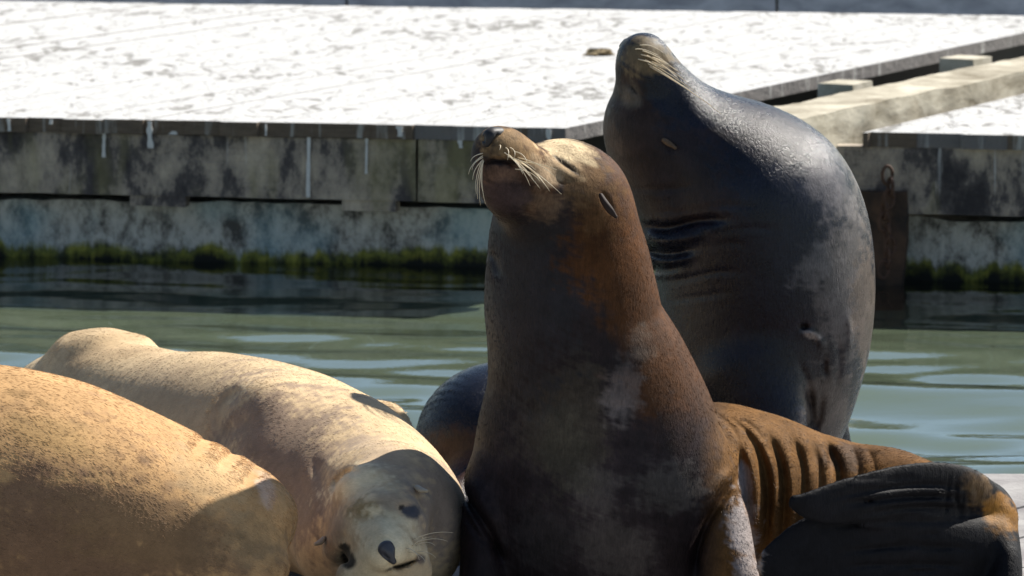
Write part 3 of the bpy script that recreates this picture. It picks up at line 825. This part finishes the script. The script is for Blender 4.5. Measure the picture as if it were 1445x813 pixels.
    part_tube('ear', o, M_EAR, [(848, 276, q[1] - .008, 3.5, .008), (854, 287, q[1] - .018, 5, .009), (862, 298, q[1] - .025, 5, .006), (869, 306, q[1] - .026, 2.2, .003)], (0, 1, 0), .002)
    R = random.Random(4)
    for (bx, by, tx, ty) in ((735, 222, 782, 248), (728, 230, 792, 274), (722, 228, 762, 266), (738, 234, 770, 262), (716, 222, 756, 240), (742, 230, 786, 240), (720, 214, 748, 262), (726, 222, 752, 252),
                             (712, 214, 738, 246), (714, 205, 716, 226), (706, 200, 705, 212), (722, 204, 726, 222), (730, 212, 744, 232), (736, 226, 776, 270), (732, 236, 762, 256)):
        whisker(o, seal, bx, by, tx, ty, (R.uniform(2, 6), R.uniform(-7, -2)), .03, .0014)
    for (bx, by, tx, ty) in ((678, 216, 664, 228), (676, 220, 661, 246), (675, 224, 667, 254), (675, 228, 672, 274), (676, 232, 678, 290), (677, 226, 674, 281), (679, 234, 685, 288), (677, 222, 666, 240), (680, 230, 681, 270)):
        whisker(o, seal, bx, by, tx, ty, (-5, -3), .02, .0013)
    return o

# ------------------------------------------------------------------ B: wet black sea lion with its head thrown back
def sea_lion_black():
    tubes = [
        scr([(1000, 700, 10.42, 150, .24), (1040, 610, 10.38, 140, .25), (1062, 520, 10.36, 151, .26), (1077, 440, 10.35, 157, .27), (1077, 375, 10.34, 157, .27), (1065, 318, 10.33, 156, .262),
             (1046, 280, 10.32, 138, .25), (1004, 236, 10.31, 104, .21), (960, 206, 10.30, 82, .17)], .04),
        scr([(968, 320, 10.31, 68, .18), (932, 240, 10.30, 62, .16), (918, 185, 10.28, 65, .14), (914, 148, 10.27, 50, .11), (911, 118, 10.25, 42, .080), (906, 94, 10.24, 38, .068), (903, 82, 10.24, 33, .058)], .03),
        scr([(914, 80, 10.24, 28, .055), (940, 118, 10.25, 36, .075), (982, 170, 10.28, 50, .13), (1042, 220, 10.30, 70, .18)], .04),
        # hind body lying on the float
        scr([(1020, 640, 10.45, 120, .23), (900, 630, 10.62, 118, .22), (780, 625, 10.66, 108, .21), (700, 614, 10.62, 101, .19), (672, 626, 10.58, 82, .17)], .05),
        scr([(700, 660, 10.5, 60, .12), (660, 690, 10.4, 30, .06), (640, 715, 10.3, 26, .03)], .03),
        # near fore limb
        scr([(1060, 520, 10.14, 66, .07), (1085, 590, 10.10, 54, .06), (1100, 650, 10.08, 42, .05), (1108, 735, 10.06, 42, .035)], .05),
        # far fore limb
        scr([(1130, 540, 10.50, 60, .08), (1158, 600, 10.50, 38, .06), (1172, 660, 10.50, 34, .045), (1180, 725, 10.48, 36, .03)], .03),
        Tube([(*at_z(1106, 738, ZD + .02), .07, .02), (*(at_z(1106, 738, ZD + .015) + np.array([.2, -.1, 0])), .06, .015)], (0, 0, 1), .02),
    ]
    G = [([(898, 296), (950, 300), (1020, 291), (1085, 292)], 3.6, .0025, 9.8, 10.4), ([(925, 398), (965, 394), (1010, 384), (1060, 384)], 4, .004, 9.8, 10.4), ([(935, 425), (990, 418), (1040, 410)], 4, .003, 9.8, 10.4),
         ([(1000, 330), (1050, 322), (1110, 325)], 4, .0025, 9.8, 10.4), ([(985, 352), (1030, 343), (1060, 350)], 4, .002, 9.8, 10.4), ([(880, 262), (930, 268), (985, 262)], 4, .003, 9.8, 10.4), ([(1125, 505), (1140, 540), (1150, 575)], 4, .005, 9.8, 10.5), ([(1180, 470), (1185, 510), (1178, 550)], 4, .005, 9.8, 10.5), ([(1195, 440), (1200, 470), (1196, 500)], 3.5, -.004, 9.8, 10.5),
         ([(900, 316), (940, 322), (985, 312), (1035, 310)], 6.5, .020, 9.8, 10.4), ([(905, 352), (945, 358), (985, 350)], 6, .018, 9.8, 10.4), ([(915, 382), (945, 380), (965, 374)], 5, .010, 9.8, 10.4),
         ([(900, 334), (945, 340), (1000, 330)], 7, -.012, 9.8, 10.4), ([(905, 368), (950, 370), (980, 362)], 6, -.008, 9.8, 10.4),
         ([(887, 119), (893, 124), (899, 131), (902, 137)], 1.9, .004, 9.8, 10.4), ([(882, 124), (890, 135), (897, 143)], 4.5, -.004, 9.8, 10.4), ([(893, 112), (903, 122), (908, 132)], 4.5, -.003, 9.8, 10.4),
         ([(940, 205), (950, 212)], 4, .006, 9.8, 10.4),
         ([(925, 70), (940, 90), (958, 112)], 2.2, .003, 9.8, 10.4),
         ([(1128, 462), (1142, 460)], 4.2, .014, 9.8, 10.5), ([(1130, 470), (1146, 470), (1158, 482), (1162, 498)], 3.2, -.006, 9.8, 10.5), ([(1164, 500), (1163, 520), (1166, 535)], 3, .008, 9.8, 10.5),
         ([(1136, 545), (1146, 580), (1146, 615)], 5, .016, 9.8, 10.5), ([(1160, 555), (1156, 590), (1147, 612)], 4, .010, 9.8, 10.5)]
    seal = Seal(tubes, G, .0052, ZD + .001, .003, 8, smooth=4)
    dark = (.016, .015, .018)
    P = [(885, 165, 46, 66, 0, (.032, .020, .014), .85, .3), (890, 135, 16, 18, 0, (.10, .085, .065), .75, .3), (915, 80, 36, 26, 30, (.20, .15, .085), .85, .3), (952, 208, 8, 5, 35, (.012, .01, .01), .9, .3),  # muzzle: brown fur brightened with painted sunlight
         (868, 210, 14, 60, -15, (.10, .07, .05), .7, .2), (894, 127, 10, 2, 48, (.008, .007, .007), .9, .3), (950, 250, 80, 70, 0, (.022, .014, .013), .7, .45), (1090, 180, 60, 40, 25, (.024, .018, .02), .6, .6),
         (1192, 400, 42, 150, 3, (.085, .075, .074), .75, 1.0), (1170, 262, 34, 62, -28, (.11, .10, .10), .6, 1.0), (1150, 375, 26, 34, 20, (.10, .094, .096), .55, 1.0), (1170, 560, 34, 50, 10, (.085, .07, .06), .7, .6), (1226, 430, 21, 90, 0, (.12, .08, .05), .4, .5), (1147, 474, 14, 5, 20, (.3, .27, .25), .8, .7), (1135, 461, 7, 4, 0, (.01, .008, .008), .95, .5),  # grey right-side patches paint the wet glint; brown edge paints rim light
         (645, 645, 60, 40, 0, (.05, .026, .017), .8, .6)]
    o = finish('sea_lion', seal, M_BLACK, (.0058, .0068, .0135), P, .85,
               'wet black sea lion with its head thrown back, sitting behind the dark brown one', GROUP)
    fur(o, seal, 150000, .011, .10, .00035, lambda V: np.tile([.12, 0, -1.], (len(V), 1)), M_FUR_WET, 4,
        lambda V: .4 + .6 * np.clip((project(V)[1] - 130) / 90, 0, 1), .85)
    part_tube('nose', o, M_NOSE, [(885, 61, 10.255, 7, .022), (879, 69, 10.255, 7, .024), (876, 78, 10.255, 5, .018)], (0, 1, 0), .0025, [([(873, 66), (878, 74)], 2, .006)])
    q, n = seal.front(945, 205)
    part_tube('ear', o, M_EARB, [(937, 198, q[1] - .004, 3.5, .008), (943, 202, q[1] - .009, 4.2, .007), (949, 206, q[1] - .012, 3, .005), (953, 209, q[1] - .014, 1.5, .003)], (0, 1, 0), .002)
    R = random.Random(9)
    for (bx, by, tx, ty) in ((912, 86, 1018, 161), (906, 80, 985, 132), (915, 92, 1005, 150), (898, 72, 962, 104), (905, 66, 945, 92), (892, 64, 928, 78), (912, 74, 958, 112), (900, 58, 935, 74), (918, 82, 972, 118), (896, 80, 940, 98), (922, 76, 955, 100)):
        whisker(o, seal, bx, by, tx, ty, (R.uniform(-2, 2), R.uniform(-6, -2)), .07, .0017)
    return o

# ------------------------------------------------------------------ C: sleeping tan sea lion, face towards the camera
def sea_lion_sleeping():
    tubes = [
        dek([(40, 560, 10.815, .10), (90, 500, 10.715, .16), (150, 484, 10.595, .18), (230, 496, 10.415, .20), (310, 500, 10.215, .225), (390, 517, 10.015, .235), (455, 548, 9.835, .23), (500, 586, 9.665, .22), (528, 622, 9.535, .205), (535, 660, 9.435, .185)], .05),
        # head
        Tube([(*at_y(545, 712, 9.420), .135, .13), (*at_y(538, 728, 9.320), .112, .105), (*at_y(537, 748, 9.230), .098, .088)], (-.35, 0, .94), .06),
        Tube([(*at_y(537, 748, 9.220), .092, .082), (*at_y(542, 766, 9.150), .068, .060), (*at_y(547, 780, 9.090), .050, .042), (*at_y(549, 785, 9.070), .036, .03)], (-.4, 0, .9), .03),
        Tube([(*at_y(500, 690, 9.280), .048, .046), (*at_y(518, 688, 9.290), .050, .048)], (0, 0, 1), .03),
        Tube([(*at_y(526, 796, 9.110), .030, .026), (*at_y(514, 796, 9.150), .036, .03)], (0, 0, 1), .02),
        Tube([(*at_y(572, 782, 9.110), .028, .026), (*at_y(582, 778, 9.150), .034, .03)], (0, 0, 1), .02),
        Tube([(*at_y(500, 815, 9.160), .05, .04), (*at_y(555, 820, 9.130), .045, .035), (*at_y(590, 806, 9.160), .03, .03)], (0, 0, 1), .03),
        # brows and cheeks
        Tube([(*at_y(572, 706, 9.270), .022, .02), (*at_y(592, 716, 9.280), .02, .02)], (0, 0, 1), .03),
        Tube([(*at_y(472, 778, 9.280), .022, .022), (*at_y(480, 764, 9.260), .02, .02)], (0, 0, 1), .03),
        # raised hip and hind flipper
        scr([(110, 500, 10.665, 32, .08), (150, 492, 10.635, 27, .08), (195, 494, 10.615, 18, .05)], .05),
        scr([(188, 486, 10.615, 13, .03), (206, 494, 10.595, 11, .02), (214, 500, 10.575, 6, .02)], .01),
        # shoulder and near fore limb
        scr([(345, 585, 9.975, 36, .07), (385, 590, 9.855, 50, .09), (400, 640, 9.735, 60, .09), (385, 700, 9.635, 50, .07), (372, 770, 9.575, 40, .05)], .06),
        # far fore flipper
        scr([(505, 590, 10.065, 26, .04), (548, 592, 10.045, 26, .03), (572, 620, 10.015, 16, .02)], .03),
    ]
    G = [([(318, 618), (308, 596), (318, 566), (345, 548)], 9, .012, 9.415, 10.315), ([(260, 640), (320, 610), (370, 590)], 12, .006, 9.415, 10.315),
         # face
         ([(470, 700), (474, 682), (490, 668), (510, 664)], 5, .012, 8.915, 9.515), ([(545, 790), (556, 800), (572, 797), (586, 790), (594, 782)], 3.0, .014, 8.915, 9.415),
         ([(484, 770), (487, 785), (495, 800)], 7, .010, 8.915, 9.515), ([(562, 726), (572, 718), (585, 722)], 7, .010, 8.915, 9.515),
         ([(485, 752), (486, 768)], 2.5, .006, 8.915, 9.515), ([(530, 725), (540, 745), (545, 765)], 12, -.006, 8.915, 9.415), ([(505, 735), (525, 730), (545, 722)], 10, .007, 8.915, 9.415),
         ([(565, 690), (590, 706), (600, 730)], 8, .005, 8.915, 9.515), ([(440, 640), (455, 690), (450, 740)], 10, .006, 8.915, 9.715), ([(420, 660), (430, 720), (425, 790)], 10, .006, 8.915, 9.715)]
    seal = Seal(tubes, G, .0052, ZD + .001, .0035, 12, smooth=4)
    cream = (.70, .57, .36); grey = (.15, .115, .10); mud = (.10, .075, .045)
    P = [(310, 590, 200, 60, 20, (.28, .195, .125), .5), (400, 650, 90, 120, -10, (.19, .135, .105), .75), (622, 720, 40, 90, -8, (.19, .15, .13), .8), (560, 650, 90, 26, 28, (.30, .23, .17), .6), (470, 740, 22, 70, 0, grey, .5),  # darker neck and lower flank: shade painted into the coat
         (503, 690, 40, 30, 0, cream, .95), (518, 722, 38, 21, 5, (.22, .15, .06), .85), (540, 755, 50, 38, 20, cream, .85), (520, 790, 40, 40, 0, cream, .8), (575, 780, 28, 24, 0, cream, .75), (560, 708, 30, 14, 20, (.26, .20, .15), .6),
         (580, 722, 13, 10, 0, (.04, .045, .06), .9), (566, 716, 5, 2.6, -50, (.008, .008, .01), .9), (490, 788, 9, 15, -15, (.012, .01, .009), .95), (486, 772, 9, 4, 0, (.012, .01, .009), .9), (570, 797, 26, 2.6, -18, (.02, .015, .014), .8), (593, 790, 6, 8, 0, (.06, .05, .07), .7),
         (150, 490, 70, 30, 0, (.38, .26, .14), .5)]
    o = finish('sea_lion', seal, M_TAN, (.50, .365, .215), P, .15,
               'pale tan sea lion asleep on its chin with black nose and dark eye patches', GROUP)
    def ln(V):
        px, py = project(V); return .4 + .6 * np.clip(((px - 535) ** 2 + (py - 745) ** 2) ** .5 / 60 - 1.2, 0, 1)
    fur(o, seal, 190000, .012, .15, .00035, lambda V: np.tile([-.65, .7, -.25], (len(V), 1)), M_FUR_DRY, 6, ln, clump=.12, jit=.18)
    q, n = seal.front(548, 780, 10)
    Y = q[1]
    part_tube('nose', o, M_NOSE_GREY, [(544, 773, Y + .010, 12, .014), (549, 781, Y + .006, 11, .014), (555, 791, Y + .010, 5, .013)], (0, 1, 0), .0022,
              [([(539, 779), (544, 785), (551, 790)], 2.4, .0045), ([(559, 774), (559, 783), (558, 790)], 2.4, .0045)])
    for rows in (((589, 688, 4), (595, 692, 4), (602, 693, 1.6)), ((456, 760, 3), (452, 765, 4), (445, 768, 1.6))):
        q, n = seal.front(rows[1][0], rows[1][1])
        part_tube('ear', o, M_EARP, [(rows[0][0], rows[0][1], q[1] + .004, rows[0][2], .008), (rows[1][0], rows[1][1], q[1] - .012, rows[1][2], .009), (rows[2][0], rows[2][1], q[1] - .022, rows[2][2], .005)], (0, 1, 0), .002)
    for (bx, by, tx, ty) in ((588, 757, 640, 752), (590, 762, 632, 764), (594, 768, 614, 770), (592, 776, 615, 787), (584, 780, 600, 792), (580, 772, 592, 790), (586, 766, 610, 758)):
        whisker(o, seal, bx, by, tx, ty, (0, -7), .05, .0010)
    return o

# ------------------------------------------------------------------ D: golden sea lion lying in front
def sea_lion_golden():
    tubes = [
        dek([(-620, 700, 8.80, .12), (-520, 660, 8.82, .14), (-420, 620, 8.86, .19), (-280, 560, 8.92, .25), (-120, 522, 8.97, .28), (0, 519, 9.0, .285), (100, 546, 9.02, .27), (190, 588, 9.05, .245), (270, 628, 9.07, .215), (320, 658, 9.08, .185), (345, 686, 9.08, .15)], .05, cap=.42),
        Tube([(*at_y(-660, 760, 8.78), .07, .07), (*at_y(-730, 790, 8.74), .05, .05)], (0, 0, 1), .05),
        scr([(300, 700, 9.12, 50, .09), (345, 712, 9.12, 40, .08), (368, 735, 9.10, 32, .07)], .05),
        scr([(280, 800, 8.96, 60, .12), (340, 810, 8.98, 46, .10), (372, 800, 9.02, 26, .07)], .05),
    ]
    G = [([(268, 645), (284, 622), (300, 612)], 6, .007), ([(306, 662), (322, 645), (335, 636)], 6, .008), ([(340, 690), (354, 670), (362, 655)], 6, .008),
         ([(290, 632), (305, 645)], 8, -.004), ([(362, 680), (378, 690), (382, 712)], 7, -.007)]
    seal = Seal(tubes, G, .0075, ZD + .001, .004, 17, smooth=12)
    P = [(90, 790, 290, 150, 8, (.135, .078, .05), .85), (220, 750, 120, 60, 10, (.22, .135, .065), .6), (80, 620, 70, 26, 15, (.40, .25, .10), .5), (372, 690, 12, 22, -15, (.5, .36, .27), .8), (300, 680, 70, 40, 30, (.46, .31, .16), .6),  # lower flank: darker belly fur deepened with painted shade
         (340, 757, 5, 5, 0, (.03, .02, .015), .9), (360, 760, 40, 40, 0, (.30, .20, .10), .6), (25, 555, 16, 5, 10, (.2, .12, .05), .6), (60, 570, 12, 5, 20, (.2, .12, .05), .6)]
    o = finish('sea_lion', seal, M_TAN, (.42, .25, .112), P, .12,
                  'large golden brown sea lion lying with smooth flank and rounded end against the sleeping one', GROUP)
    fur(o, seal, 190000, .013, .15, .00038, lambda V: np.tile([1., .05, -.35], (len(V), 1)), M_FUR_DRY, 8, clump=.10, jit=.18)
    return o

sea_lion_brown(); sea_lion_black(); sea_lion_sleeping(); sea_lion_golden()
print('total script', round(time.time() - T0, 1))
